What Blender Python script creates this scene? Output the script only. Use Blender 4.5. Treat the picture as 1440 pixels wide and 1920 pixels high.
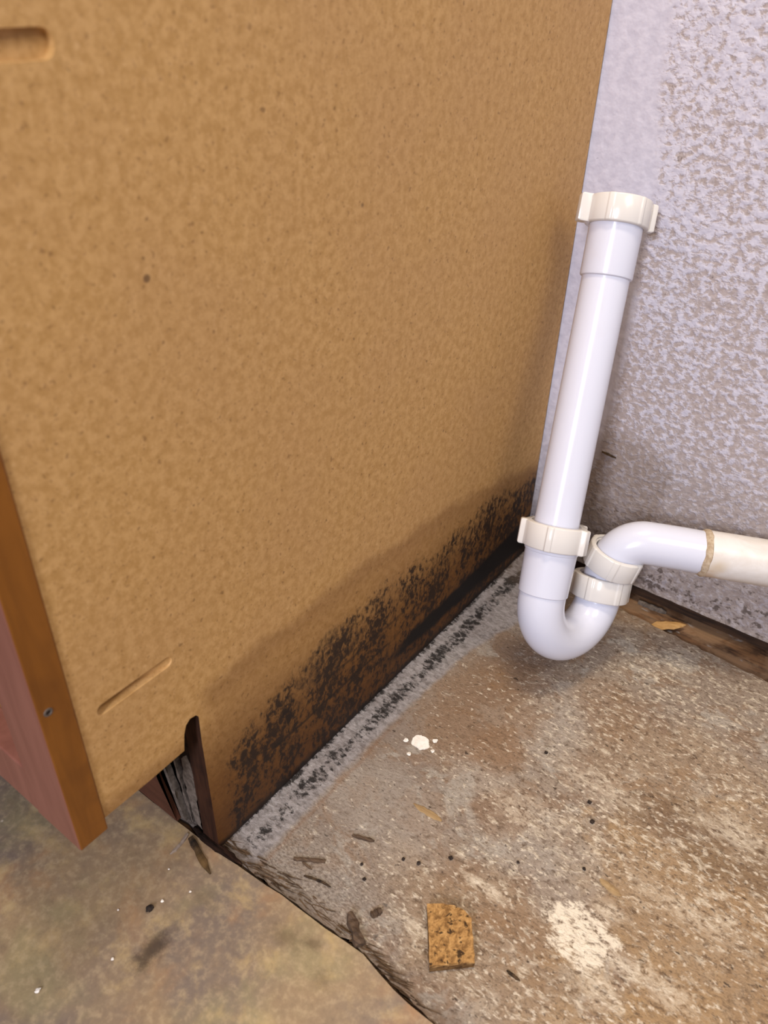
import bpy, bmesh, math, random
from mathutils import Vector, Matrix
import mathutils.noise as mnoise

for o in list(bpy.data.objects):
    bpy.data.objects.remove(o)
SC = bpy.context.scene
COL = SC.collection
V = Vector

# ------------------------------------------------------------------ camera
cam_d = bpy.data.cameras.new('camera')
cam = bpy.data.objects.new('camera', cam_d)
COL.objects.link(cam)
cx, cy, cz = (0.798115, 0.601917, 0.026611), (0.359880, -0.440832, -0.822286), (-0.483217, 0.665855, -0.568452)
cam.matrix_world = Matrix(((cx[0], -cy[0], -cz[0], 0.29193),
                           (cx[1], -cy[1], -cz[1], -0.67621),
                           (cx[2], -cy[2], -cz[2], 0.54301),
                           (0, 0, 0, 1)))
cam_d.sensor_width = 36
cam_d.sensor_fit = 'AUTO'
cam_d.lens = 36 * 1494.586 / 1920
cam_d.clip_start = 0.01
cam_d.dof.use_dof = True
cam_d.dof.focus_distance = 0.66
cam_d.dof.aperture_fstop = 9.0
SC.camera = cam

# ------------------------------------------------------------------ light
SC.view_settings.view_transform = 'Standard'
SC.view_settings.look = 'None'
SC.view_settings.gamma = 1
SC.view_settings.exposure = -0.15
world = bpy.data.worlds.new('world')
SC.world = world
world.use_nodes = True
world.node_tree.nodes['Background'].inputs[0].default_value = (0.90, 0.88, 1.0, 1)
world.node_tree.nodes['Background'].inputs[1].default_value = 0.29


def area(name, loc, aim, sx, sy, power, col):
    d = bpy.data.lights.new(name, 'AREA')
    d.shape = 'RECTANGLE'
    d.size, d.size_y = sx, sy
    d.energy = power
    d.color = col
    o = bpy.data.objects.new(name, d)
    COL.objects.link(o)
    o.location = loc
    o.rotation_euler = (V(aim) - V(loc)).to_track_quat('-Z', 'Y').to_euler()
    return o


area('ceiling_light', (1.15, -0.68, 1.75), (0.1, -0.3, 0.1), 0.75, 0.75, 13.5, (1.0, 0.90, 0.74))
area('vanity_light', (0.04, -0.24, 2.15), (0.06, -0.30, 0.0), 0.45, 0.25, 23, (1.0, 0.84, 0.60))
area('window_daylight', (0.62, -2.6, 1.45), (0.1, -0.1, 0.25), 0.36, 0.8, 63, (0.88, 0.89, 1.0))


# ------------------------------------------------------------------ node helper
def lin(h):
    h = h.lstrip('#')
    c = [int(h[i:i + 2], 16) / 255 for i in (0, 2, 4)]
    return tuple(((x / 12.92) if x <= 0.04045 else ((x + 0.055) / 1.055) ** 2.4) for x in c) + (1,)


class M:
    def __init__(s, name):
        s.mat = bpy.data.materials.new(name)
        s.mat.use_nodes = True
        s.t = s.mat.node_tree
        s.b = s.t.nodes['Principled BSDF']
        s._xyz = None

    def n(s, typ, **kw):
        nd = s.t.nodes.new(typ)
        for k, v in kw.items():
            setattr(nd, k, v)
        return nd

    def put(s, sock, v):
        if isinstance(v, bpy.types.NodeSocket):
            s.t.links.new(v, sock)
        else:
            sock.default_value = v

    def pos(s):
        return s.n('ShaderNodeNewGeometry').outputs['Position']

    def obj(s):
        return s.n('ShaderNodeTexCoord').outputs['Object']

    def xyz(s, v):
        nd = s.n('ShaderNodeSeparateXYZ')
        s.put(nd.inputs[0], v)
        return nd.outputs

    def scale(s, v, sc, off=(0, 0, 0)):
        nd = s.n('ShaderNodeMapping')
        s.put(nd.inputs[0], v)
        nd.inputs['Scale'].default_value = sc
        nd.inputs['Location'].default_value = off
        return nd.outputs[0]

    def noise(s, v, scale, detail=3, rough=0.55, dist=0.0):
        nd = s.n('ShaderNodeTexNoise')
        s.put(nd.inputs['Vector'], v)
        nd.inputs['Scale'].default_value = scale
        nd.inputs['Detail'].default_value = detail
        nd.inputs['Roughness'].default_value = rough
        nd.inputs['Distortion'].default_value = dist
        return nd.outputs[0]

    def voro(s, v, scale, feature='F1', rnd=1.0):
        nd = s.n('ShaderNodeTexVoronoi', feature=feature)
        s.put(nd.inputs['Vector'], v)
        nd.inputs['Scale'].default_value = scale
        nd.inputs['Randomness'].default_value = rnd
        return nd.outputs[0]

    def math(s, op, a, b=0.0, c=None, clamp=False):
        nd = s.n('ShaderNodeMath', operation=op, use_clamp=clamp)
        s.put(nd.inputs[0], a)
        s.put(nd.inputs[1], b)
        if c is not None:
            s.put(nd.inputs[2], c)
        return nd.outputs[0]

    def add(s, a, b): return s.math('ADD', a, b)
    def sub(s, a, b): return s.math('SUBTRACT', a, b)
    def mul(s, a, b): return s.math('MULTIPLY', a, b)
    def mx(s, a, b): return s.math('MAXIMUM', a, b)

    def step(s, v, a, b, lo=0.0, hi=1.0):
        nd = s.n('ShaderNodeMapRange', interpolation_type='SMOOTHSTEP')
        s.put(nd.inputs[0], v)
        if a <= b:
            nd.inputs[1].default_value, nd.inputs[2].default_value = a, b
            nd.inputs[3].default_value, nd.inputs[4].default_value = lo, hi
        else:
            nd.inputs[1].default_value, nd.inputs[2].default_value = b, a
            nd.inputs[3].default_value, nd.inputs[4].default_value = hi, lo
        return nd.outputs[0]

    def curve(s, v, pts):
        """piecewise linear v -> value through a colour ramp; pts sorted [(v, value)]"""
        a, b = pts[0][0], pts[-1][0]
        lo, hi = min(p[1] for p in pts), max(p[1] for p in pts)
        mr = s.n('ShaderNodeMapRange')
        s.put(mr.inputs[0], v)
        mr.inputs[1].default_value, mr.inputs[2].default_value = a, b
        r = s.n('ShaderNodeValToRGB')
        s.put(r.inputs[0], mr.outputs[0])
        e = r.color_ramp.elements
        while len(e) > 1:
            e.remove(e[-1])
        for i, (x, y) in enumerate(pts):
            q = (x - a) / (b - a)
            el = e[0] if i == 0 else e.new(q)
            el.position = q
            g = (y - lo) / (hi - lo)
            el.color = (g, g, g, 1)
        sep = s.n('ShaderNodeSeparateColor')
        s.put(sep.inputs[0], r.outputs[0])
        return s.add(s.mul(sep.outputs[0], hi - lo), lo)

    def mix(s, f, a, b, blend='MIX'):
        nd = s.n('ShaderNodeMix', data_type='RGBA', blend_type=blend)
        s.put(nd.inputs[0], f)
        s.put(nd.inputs[6], lin(a) if isinstance(a, str) else a)
        s.put(nd.inputs[7], lin(b) if isinstance(b, str) else b)
        return nd.outputs[2]

    def spot(s, x, y, px, py, rx, ry, wob, amp, soft=0.25):
        """soft irregular spot mask round (px, py)"""
        dx = s.mul(s.sub(x, px), 1 / rx)
        dy = s.mul(s.sub(y, py), 1 / ry)
        d = s.math('SQRT', s.add(s.mul(dx, dx), s.mul(dy, dy)))
        d = s.add(d, s.mul(s.sub(wob, 0.5), amp))
        return s.step(d, 1.0 + soft * 0.5, 1.0 - soft * 0.6)

    def done(s, col, rough=0.6, bump=None, bstr=0.3, bdist=0.001, spec=0.4, coat=0.0):
        s.put(s.b.inputs['Base Color'], lin(col) if isinstance(col, str) else col)
        s.put(s.b.inputs['Roughness'], rough)
        s.put(s.b.inputs['Specular IOR Level'], spec)
        if coat:
            s.b.inputs['Coat Weight'].default_value = coat
            s.b.inputs['Coat Roughness'].default_value = 0.12
        if bump is not None:
            bn = s.n('ShaderNodeBump')
            bn.inputs['Strength'].default_value = bstr
            bn.inputs['Distance'].default_value = bdist
            s.put(bn.inputs['Height'], bump)
            s.t.links.new(bn.outputs[0], s.b.inputs['Normal'])
        return s.mat


# ------------------------------------------------------------------ materials
def mat_board():
    """raw particleboard of the cabinet side with damp halo and black mould"""
    m = M('particleboard_side')
    p = m.pos()
    x, y, z = m.xyz(p)
    n1 = m.noise(p, 170, 4, 0.65)
    n2 = m.noise(p, 420, 3, 0.6)
    n3 = m.noise(p, 9, 3, 0.5)
    c = m.mix(m.step(n1, 0.34, 0.66), '#b1884f', '#c59c64')
    c = m.mix(m.mul(m.step(n2, 0.55, 0.78), 0.5), c, '#d2aa78')
    c = m.mix(m.mul(m.step(n2, 0.40, 0.27), 0.55), c, '#855f35')
    c = m.mix(m.mul(m.step(n3, 0.35, 0.7), 0.25), c, '#b28a60')
    n4 = m.noise(m.scale(p, (1, 1, 1), (7, 3, 2)), 250, 2, 0.6)
    c = m.mix(m.mul(m.step(n4, 0.60, 0.74), 0.60), c, '#7c5730')
    c = m.mix(m.mul(m.step(n4, 0.38, 0.26), 0.45), c, '#d2ab78')
    sp = m.noise(p, 230, 1, 0.4)
    c = m.mix(m.mul(m.step(sp, 0.72, 0.80), 0.55), c, '#6a4a29')
    v = m.voro(m.scale(p, (1, 1, 1), (3.13, 8.4, 1.7)), 8.0)
    c = m.mix(m.mul(m.step(v, 0.020, 0.010), 0.7), c, '#4a3120')
    # damp halo: height follows y
    w = m.mul(m.sub(m.noise(p, 26, 3, 0.5), 0.5), 0.022)
    zh = m.curve(y, [(-0.50, 0.150), (-0.457, 0.163), (-0.394, 0.1625), (-0.286, 0.161), (-0.17, 0.150), (-0.06, 0.128), (0.0, 0.110)])
    ze = m.sub(m.add(z, w), zh)
    left = m.mx(m.step(m.add(y, m.mul(w, 0.8)), -0.472, -0.450), m.step(z, 0.142, 0.128))
    halo = m.mul(m.step(ze, 0.008, -0.006), left)
    ring = m.mul(m.mul(m.step(ze, 0.010, -0.002), m.step(ze, -0.026, -0.004)), left)
    c = m.mix(m.mul(halo, 0.42), c, (0.44, 0.34, 0.22, 1), 'MULTIPLY')
    c = m.mix(m.mul(ring, 0.22), c, '#7a5636')
    deep = m.mul(m.step(m.add(z, w), 0.150, 0.060), left)
    c = m.mix(m.mul(deep, 0.92), c, (0.36, 0.25, 0.11, 1), 'MULTIPLY')
    deep2 = m.mul(m.step(m.add(z, m.mul(w, 2.0)), 0.07, 0.01), left)
    c = m.mix(m.mul(deep2, 0.6), c, (0.45, 0.33, 0.22, 1), 'MULTIPLY')
    # mould blotches, clumped
    mv = m.scale(p, (1, 1, 0.72))
    g1 = m.noise(mv, 185, 4, 0.7, 0.3)
    g2 = m.noise(mv, 34, 3, 0.6)
    zm = m.curve(y, [(-0.47, 0.112), (-0.444, 0.110), (-0.396, 0.124), (-0.325, 0.136), (-0.264, 0.138), (-0.184, 0.126), (-0.123, 0.138), (-0.03, 0.122), (0.0, 0.118)])
    dz = m.sub(zm, z)
    band = m.mul(m.mul(m.step(dz, -0.008, 0.024), m.step(y, -0.472, -0.445)), m.step(z, -0.03, 0.012, 0.7, 1.0))
    tow = m.curve(y, [(-0.48, 0.0), (-0.40, 0.012), (-0.33, 0.024), (-0.2, 0.016), (-0.08, 0.022), (0.0, 0.055)])
    f = m.add(m.add(m.mul(g1, 0.75), m.mul(g2, 0.45)), m.add(tow, m.mul(m.sub(band, 1.0), 0.35)))
    mould = m.mul(m.step(f, 0.590, 0.680), m.step(band, 0.02, 0.2))
    soft = m.mul(m.step(f, 0.50, 0.64), m.step(band, 0.02, 0.2))
    c = m.mix(m.mul(soft, 0.45), c, '#3d2613')
    c = m.mix(m.mul(mould, 0.86), c, '#19110e')
    # smeared patch
    sm = m.spot(y, z, -0.338, 0.098, 0.034, 0.024, m.noise(p, 60, 3, 0.6), 1.2)
    c = m.mix(m.mul(m.mul(sm, m.step(g1, 0.3, 0.6)), 0.62), c, '#2a1d15')
    s2 = m.spot(y, z, -0.388, 0.078, 0.007, 0.017, g2, 0.8)
    c = m.mix(m.mul(m.mul(s2, m.step(g1, 0.3, 0.55)), 0.7), c, '#1a110d')
    # black line where the old floor edge sat
    zl = m.add(0.0315, m.mul(m.sub(m.noise(p, 30, 2, 0.5), 0.5), 0.010))
    wid = m.curve(y, [(-0.48, 0.0), (-0.27, 0.002), (-0.22, 0.008), (-0.13, 0.011), (-0.05, 0.015), (0.0, 0.022)])
    dl = m.sub(m.math('ABSOLUTE', m.sub(z, zl)), wid)
    c = m.mix(m.mul(m.step(dl, 0.005, -0.002), m.step(y, -0.285, -0.225)), c, '#0d0808')
    d2 = m.math('ABSOLUTE', m.sub(z, m.add(0.053, m.mul(m.sub(g2, 0.5), 0.006))))
    c = m.mix(m.mul(m.mul(m.step(d2, 0.0022, 0.0006), m.mul(m.step(y, -0.43, -0.40), m.step(y, -0.24, -0.28))), 0.75), c, '#1c120c')
    d3 = m.math('ABSOLUTE', m.sub(z, m.add(0.076, m.mul(m.sub(g2, 0.5), 0.008))))
    c = m.mix(m.mul(m.mul(m.step(d3, 0.0024, 0.0006), m.mul(m.step(y, -0.36, -0.33), m.step(y, -0.22, -0.26))), 0.6), c, '#22160e')
    bot = m.step(m.add(z, m.mul(m.sub(g2, 0.5), 0.012)), 0.011, 0.002)
    c = m.mix(m.mul(m.mul(bot, left), 0.9), c, '#120b08')
    hb = m.add(m.mul(n2, 0.6), m.mul(n1, 0.4))
    return m.done(c, 0.62, hb, 0.25, 0.0006, spec=0.35)


def mat_floor_bay():
    m = M('dirty_underlayment')
    p = m.pos()
    x, y, z = m.xyz(p)
    big = m.noise(p, 9, 4, 0.6, 0.4)
    mid = m.noise(m.scale(p, (1, 1, 1), (5, 2, 0)), 24, 5, 0.68, 0.5)
    mid2 = m.noise(m.scale(p, (1, 1, 1), (1, 7, 0)), 17, 5, 0.7, 0.5)
    fine = m.noise(m.scale(p, (0.72, 1.1, 1)), 185, 5, 0.72, 0.3)
    grit = m.noise(m.scale(p, (0.7, 1.2, 1), (3, 1, 0)), 520, 3, 0.65)
    c = m.mix(m.step(big, 0.36, 0.64), '#85766a', '#948576')
    c = m.mix(m.mul(m.step(mid, 0.50, 0.58), 0.55), c, '#84684f')
    c = m.mix(m.mul(m.step(mid2, 0.54, 0.61), 0.75), c, '#a59d92')
    c = m.mix(m.mul(m.step(mid2, 0.40, 0.32), 0.55), c, '#8c7152')
    # tan stains toward the open side, partly warm light put into the colour
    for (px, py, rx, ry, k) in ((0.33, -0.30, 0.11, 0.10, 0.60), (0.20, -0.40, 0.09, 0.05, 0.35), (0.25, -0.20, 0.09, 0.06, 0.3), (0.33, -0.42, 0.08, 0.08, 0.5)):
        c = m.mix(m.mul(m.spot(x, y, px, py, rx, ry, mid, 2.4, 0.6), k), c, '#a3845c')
    for (px, py, rx, ry, k) in ((0.135, -0.205, 0.035, 0.055, 0.55), (0.115, -0.285, 0.025, 0.03, 0.45), (0.17, -0.33, 0.03, 0.02, 0.5), (0.08, -0.36, 0.05, 0.04, 0.4), (0.215, -0.33, 0.02, 0.03, 0.4)):
        c = m.mix(m.mul(m.spot(x, y, px, py, rx, ry, mid2, 2.6, 0.6), k), c, '#a89f94')
    for (px, py, rx, ry, k) in ((0.085, -0.225, 0.05, 0.075, 0.6), (0.17, -0.16, 0.035, 0.03, 0.45), (0.12, -0.26, 0.02, 0.03, 0.5), (0.148, -0.31, 0.022, 0.022, 0.5), (0.20, -0.385, 0.03, 0.02, 0.4)):
        c = m.mix(m.mul(m.spot(x, y, px, py, rx, ry, mid, 2.4, 0.6), k), c, '#846548')
    st = m.spot(x, y, 0.285, -0.235, 0.07, 0.026, mid, 2.2)
    c = m.mix(m.mul(st, 0.55), c, '#6b543e')
    # open grain: light and dark streaks
    amt = m.step(x, 0.03, 0.16, 0.35, 1.0)
    c = m.mix(m.mul(m.mul(m.step(fine, 0.52, 0.30), amt), 0.85), c, '#523d2b')
    dens = m.add(m.mul(m.sub(m.noise(m.scale(p, (1, 1, 1), (9, 9, 0)), 13, 3, 0.6), 0.5), 0.28), m.step(x, 0.02, 0.20, -0.06, 0.03))
    fl = m.noise(m.scale(p, (0.62, 1.05, 1), (1, 3, 0)), 165, 3, 0.60, 0.3)
    fk = m.step(m.add(fl, dens), 0.54, 0.76)
    c = m.mix(m.mul(fk, 0.72), c, '#d6c8b2')
    fl2 = m.noise(m.scale(p, (0.68, 1.1, 1), (4, 1, 0)), 280, 2, 0.55, 0.2)
    c = m.mix(m.mul(m.step(m.add(fl2, m.mul(dens, 0.6)), 0.58, 0.72), 0.70), c, '#ddd0bc')
    c = m.mix(m.mul(m.step(grit, 0.52, 0.32), 0.40), c, '#4f3d2e')
    # dark specks
    dk = m.noise(m.scale(p, (0.8, 1.2, 1), (2, 8, 0)), 150, 2, 0.6)
    c = m.mix(m.mul(m.step(dk, 0.665, 0.74), 0.85), c, '#33261c')
    dk3 = m.noise(m.scale(p, (0.9, 1.15, 1), (5, 5, 0)), 330, 2, 0.6)
    c = m.mix(m.mul(m.step(m.add(dk3, m.mul(m.sub(big, 0.5), 0.2)), 0.62, 0.72), 0.7), c, '#40312a')
    dk2 = m.noise(m.scale(p, (0.6, 1.2, 1), (6, 6, 0)), 60, 5, 0.8)
    c = m.mix(m.mul(m.step(dk2, 0.58, 0.74), 0.55), c, '#4d3a2a')
    fg = m.mul(m.step(m.add(y, m.mul(m.sub(mid, 0.5), 0.06)), -0.385, -0.445), m.step(x, 0.17, 0.09))
    c = m.mix(m.mul(fg, 0.6), c, m.mix(m.step(grit, 0.35, 0.65), '#655c55', '#9d958c'))
    # grey dusty band along the cabinet with black mould
    wob = m.mul(m.sub(m.noise(p, 38, 4, 0.6), 0.5), 0.010)
    xe = m.add(x, wob)
    lim = m.curve(y, [(-0.47, 0.030), (-0.36, 0.028), (-0.26, 0.030), (-0.17, 0.036), (-0.08, 0.060), (0.0, 0.085)])
    gr = m.step(m.sub(xe, lim), 0.003, -0.003)
    gcol = m.mix(m.step(fine, 0.32, 0.66), '#6d6766', '#a29c9b')
    c = m.mix(m.mul(gr, 0.85), c, gcol)
    gn = m.noise(m.scale(p, (0.8, 1.2, 1), (7, 4, 0)), 190, 4, 0.75, 0.3)
    gb = m.noise(m.scale(p, (1, 1, 1), (3, 3, 0)), 24, 3, 0.6)
    nearp = m.mx(m.step(m.math('ABSOLUTE', m.sub(xe, 0.016)), 0.013, 0.003), m.mul(m.step(xe, 0.006, 0.0), 1.0))
    mo = m.step(m.add(m.add(m.mul(gn, 0.7), m.mul(gb, 0.5)), m.mul(m.sub(nearp, 1.0), 0.20)), 0.525, 0.640)
    mo = m.mul(mo, m.step(x, 0.034, 0.024))
    mo = m.mul(mo, m.step(y, -0.47, -0.445, 0.4, 1.0))
    c = m.mix(m.mul(mo, 0.93), c, '#17120f')
    pw = m.mul(m.step(gn, 0.60, 0.70), m.mul(m.step(xe, 0.034, 0.012), m.step(mo, 0.5, 0.0)))
    c = m.mix(m.mul(pw, 0.5), c, '#d6d2d0')
    # hard edge at the end of the dusty band, thin rust line
    ed = m.mul(m.step(m.math('ABSOLUTE', m.sub(xe, m.add(lim, 0.004))), 0.003, 0.0), m.step(y, -0.25, -0.33))
    c = m.mix(m.mul(ed, 0.35), c, '#7d5a40')
    # scraped patch of white filler, a round paint drip and lesser scrapes
    q = m.noise(m.scale(p, (0.6, 1.4, 1)), 120, 4, 0.7)
    q2 = m.noise(m.scale(p, (0.5, 1.2, 1), (2, 2, 0)), 60, 5, 0.75, 0.4)
    s1 = m.spot(x, y, 0.2395, -0.3600, 0.0225, 0.0215, q2, 3.0)
    s1 = m.mul(s1, m.step(m.add(fine, m.mul(m.sub(q2, 0.5), 0.3)), 0.36, 0.54))
    c = m.mix(m.mul(s1, 0.90), c, '#e6dac6')
    for (px, py, rx, ry, a, k) in ((0.2475, -0.333, 0.010, 0.006, 2.6, 0.8), (0.172, -0.372, 0.016, 0.004, 3.2, 0.7),
                                   (0.268, -0.362, 0.016, 0.006, 3.2, 0.75), (0.262, -0.385, 0.014, 0.010, 3.6, 0.55), (0.30, -0.36, 0.02, 0.008, 3.6, 0.5),
                                   (0.15, -0.425, 0.012, 0.004, 3.2, 0.55), (0.165, -0.30, 0.03, 0.012, 4.2, 0.4),
                                   (0.20, -0.24, 0.03, 0.014, 4.2, 0.4), (0.30, -0.22, 0.03, 0.012, 4.2, 0.5), (0.29, -0.30, 0.03, 0.01, 4.0, 0.4)):
        c = m.mix(m.mul(m.spot(x, y, px, py, rx, ry, q2, a, 1.4), m.mul(m.step(fine, 0.36, 0.58), k)), c, '#dccfba')
    # grime toward the broken front edge
    ge = m.step(m.add(y, m.mul(m.sub(mid, 0.5), 0.03)), -0.445, -0.466)
    c = m.mix(m.mul(ge, 0.6), c, '#5f4f41')
    bk = m.step(m.add(y, m.mul(m.sub(mid, 0.5), 0.03)), -0.075, -0.03)
    c = m.mix(m.mul(bk, 0.45), c, '#6f5a48')
    rgh = m.step(fine, 0.3, 0.7, 0.55, 0.8)
    hb = m.add(m.add(m.mul(fine, 0.7), m.mul(fk, 0.35)), m.add(m.mul(mid, 0.4), m.mul(grit, 0.25)))
    return m.done(c, rgh, hb, 0.8, 0.0022, spec=0.3)


def mat_vinyl():
    m = M('mottled_vinyl')
    p = m.pos()
    a = m.noise(p, 10, 4, 0.55, 0.3)
    b = m.noise(m.scale(p, (1, 1, 1), (4, 4, 0)), 14, 4, 0.6, 0.3)
    d = m.noise(m.scale(p, (1, 1, 1), (9, 1, 0)), 40, 5, 0.6, 0.2)
    f = m.noise(p, 200, 3, 0.6)
    c = m.mix(m.step(a, 0.36, 0.64), '#75665b', '#8f785c')
    c = m.mix(m.mul(m.step(b, 0.50, 0.68), 0.65), c, '#a67e56')
    c = m.mix(m.mul(m.step(b, 0.46, 0.30), 0.55), c, '#8c825f')
    c = m.mix(m.mul(m.step(d, 0.50, 0.72), 0.60), c, '#b59b6c')
    c = m.mix(m.mul(m.step(d, 0.46, 0.28), 0.45), c, '#766450')
    c = m.mix(m.mul(m.step(f, 0.42, 0.75), 0.40), c, '#b8a280')
    c = m.mix(m.mul(m.step(f, 0.42, 0.25), 0.25), c, '#5e4e40')
    x, y, z = m.xyz(p)
    wv = m.noise(p, 150, 4, 0.7)
    c = m.mix(m.mul(m.spot(m.add(x, m.mul(y, 0.0)), y, 0.0190, -0.546, 0.0070, 0.0145, wv, 2.2, 1.3), 0.80), c, '#33271f')
    for (px, py, r, k) in ((0.083, -0.485, 0.010, 0.5), (0.10, -0.478, 0.006, 0.6), (0.12, -0.49, 0.007, 0.45), (0.02, -0.50, 0.008, 0.3)):
        c = m.mix(m.mul(m.spot(x, y, px, py, r, r * 0.7, wv, 2.6, 1.5), k), c, '#57452f')
    ws = m.voro(m.scale(p, (1, 1, 1), (3, 5, 0)), 26.0)
    c = m.mix(m.mul(m.step(ws, 0.045, 0.02), 0.6), c, '#d0c2b0')
    return m.done(c, m.step(b, 0.3, 0.7, 0.42, 0.55), m.add(m.mul(d, 0.6), m.mul(f, 0.3)), 0.12, 0.001, spec=0.4)


def mat_wall():
    m = M('scarred_painted_drywall')
    p = m.pos()
    x, y, z = m.xyz(p)
    t1 = m.noise(p, 120, 2, 0.5, 0.2)
    t2 = m.noise(p, 230, 2, 0.5)
    pa = m.noise(m.scale(p, (1, 1, 1.15), (2, 0, 5)), 165, 3, 0.55, 0.2)
    pb = m.noise(m.scale(p, (1, 1, 1), (7, 0, 2)), 14, 3, 0.6)
    paint = m.mix(m.step(t1, 0.35, 0.65), '#c2bfcc', '#cdcad6')
    worn = m.mix(m.step(t2, 0.35, 0.65), '#a3958f', '#b1a4a0')
    xs = m.curve(z, [(0.0, 0.0), (0.15, 0.062), (0.30, 0.066), (0.42, 0.056), (0.53, 0.041), (0.7, 0.03)])
    k = m.sub(m.add(x, m.mul(m.sub(pb, 0.5), 0.02)), xs)
    reg = m.step(k, -0.004, 0.006)
    th = m.add(m.add(m.mul(pa, 0.8), m.mul(pb, 0.3)), m.step(z, 0.50, 0.12, -0.05, 0.045))
    wm = m.mul(m.step(th, 0.46, 0.63), reg)
    c = m.mix(m.mul(wm, 0.92), paint, worn)
    ch = m.noise(m.scale(p, (1, 1, 1), (1, 0, 9)), 240, 3, 0.6)
    c = m.mix(m.mul(m.mul(m.step(ch, 0.60, 0.68), reg), 0.55), c, '#d2cdd6')
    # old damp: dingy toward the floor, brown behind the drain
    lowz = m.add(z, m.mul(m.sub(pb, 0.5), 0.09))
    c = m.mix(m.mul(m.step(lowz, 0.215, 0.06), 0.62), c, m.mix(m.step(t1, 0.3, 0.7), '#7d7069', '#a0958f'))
    st = m.spot(x, z, 0.075, 0.125, 0.055, 0.055, pb, 1.3)
    c = m.mix(m.mul(st, 0.40), c, '#77634f')
    mo = m.add(m.add(m.mul(pa, 0.55), m.mul(m.noise(p, 60, 4, 0.7), 0.6)), m.step(lowz, 0.12, 0.02, -0.10, 0.045))
    c = m.mix(m.mul(m.step(mo, 0.62, 0.70), 0.8), c, '#4a3f3a')
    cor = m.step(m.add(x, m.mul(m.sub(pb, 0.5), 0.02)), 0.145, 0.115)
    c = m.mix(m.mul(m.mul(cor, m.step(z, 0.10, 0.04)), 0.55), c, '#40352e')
    fr = m.step(m.add(z, m.mul(m.sub(pa, 0.5), 0.01)), 0.022, 0.016)
    c = m.mix(m.mul(fr, 0.35), c, '#b5a79a')
    hb = m.add(m.mul(t1, m.add(0.4, m.mul(reg, 0.5))), m.add(m.mul(t2, 0.22), m.mul(wm, -0.30)))
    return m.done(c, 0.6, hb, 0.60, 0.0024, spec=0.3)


def mat_wood(name, c1, c2, c3, axis='X', rough=0.6, coat=0.0, sc=60, dark=0.5, spec=0.25):
    m = M(name)
    p = m.pos()
    s = {'X': (0.12, 1, 1), 'Z': (1, 1, 0.1), 'Y': (1, 0.12, 1)}[axis]
    g = m.noise(m.scale(p, s), sc * 3, 4, 0.65, 0.4)
    b = m.noise(p, sc * 0.35, 3, 0.6)
    c = m.mix(m.step(g, 0.32, 0.68), c1, c2)
    c = m.mix(m.mul(m.step(b, 0.45, 0.68), dark), c, c3)
    return m.done(c, rough, g, 0.25, 0.0008, spec=spec, coat=coat)


def mat_subfloor():
    m = M('wet_brown_subfloor')
    p = m.pos()
    g = m.noise(m.scale(p, (0.14, 1, 1)), 170, 5, 0.7, 0.5)
    b = m.noise(p, 26, 4, 0.65, 0.4)
    c = m.mix(m.step(g, 0.34, 0.66), '#3d2b20', '#7a583c')
    c = m.mix(m.mul(m.step(b, 0.48, 0.62), 0.6), c, '#8c7056')
    c = m.mix(m.mul(m.step(b, 0.42, 0.32), 0.6), c, '#30221a')
    w = m.noise(m.scale(p, (0.5, 1.2, 1), (3, 3, 0)), 120, 3, 0.6)
    c = m.mix(m.mul(m.step(w, 0.64, 0.72), 0.6), c, '#9a9694')
    return m.done(c, 0.6, g, 0.5, 0.0015)


def mat_varnish():
    m = M('orange_brown_varnish')
    p = m.pos()
    g = m.noise(m.scale(p, (1, 1, 0.12)), 90, 3, 0.6, 0.5)
    b = m.noise(p, 30, 3, 0.55)
    c = m.mix(m.step(g, 0.3, 0.7), '#764611', '#875318')
    c = m.mix(m.mul(m.step(b, 0.5, 0.7), 0.5), c, '#673b0e')
    return m.done(c, 0.40, g, 0.05, 0.0005, spec=0.4)


def mat_front():
    m = M('reddish_brown_front_finish')
    p = m.pos()
    g = m.noise(m.scale(p, (1, 1, 0.1)), 80, 3, 0.6, 0.4)
    c = m.mix(m.step(g, 0.3, 0.7), '#74463a', '#825245')
    return m.done(c, 0.38, g, 0.05, 0.0005, spec=0.5)


def mat_pvc(name, base, dirt=0.0, dcol='#b3946a', rough=0.16):
    m = M(name)
    p = m.pos()
    n = m.noise(p, 40, 3, 0.6)
    c = m.mix(m.mul(m.step(n, 0.58 - dirt * 0.25, 0.85), 0.06 + dirt), base, dcol)
    return m.done(c, m.step(n, 0.3, 0.8, rough, rough + 0.06), spec=0.5)


def mat_old_pipe():
    m = M('stained_old_pipe')
    p = m.pos()
    x, y, z = m.xyz(p)
    n = m.noise(m.scale(p, (0.5, 0.7, 1)), 75, 4, 0.65, 0.5)
    w = m.mul(m.sub(n, 0.5), 0.006)
    c = m.mix(m.step(n, 0.3, 0.7), '#dedad7', '#d2cbc4')
    low = m.step(m.add(z, m.mul(m.sub(n, 0.5), 0.014)), 0.117, 0.103)
    c = m.mix(m.mul(low, 0.42), c, '#b9a184')
    c = m.mix(m.mul(m.spot(x, z, 0.207, 0.122, 0.007, 0.007, n, 2.6, 1.2), 0.5), c, '#bfa478')
    c = m.mix(m.mul(m.spot(x, z, 0.198, 0.109, 0.008, 0.008, n, 2.6, 1.2), 0.6), c, '#b8966c')
    g = m.noise(m.scale(p, (0.25, 0.25, 2.2)), 170, 3, 0.6, 0.4)
    c = m.mix(m.mul(m.mul(m.step(g, 0.60, 0.66), low), 0.7), c, '#7a624c')
    return m.done(c, 0.32, n, 0.06, 0.0008, spec=0.5)


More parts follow.
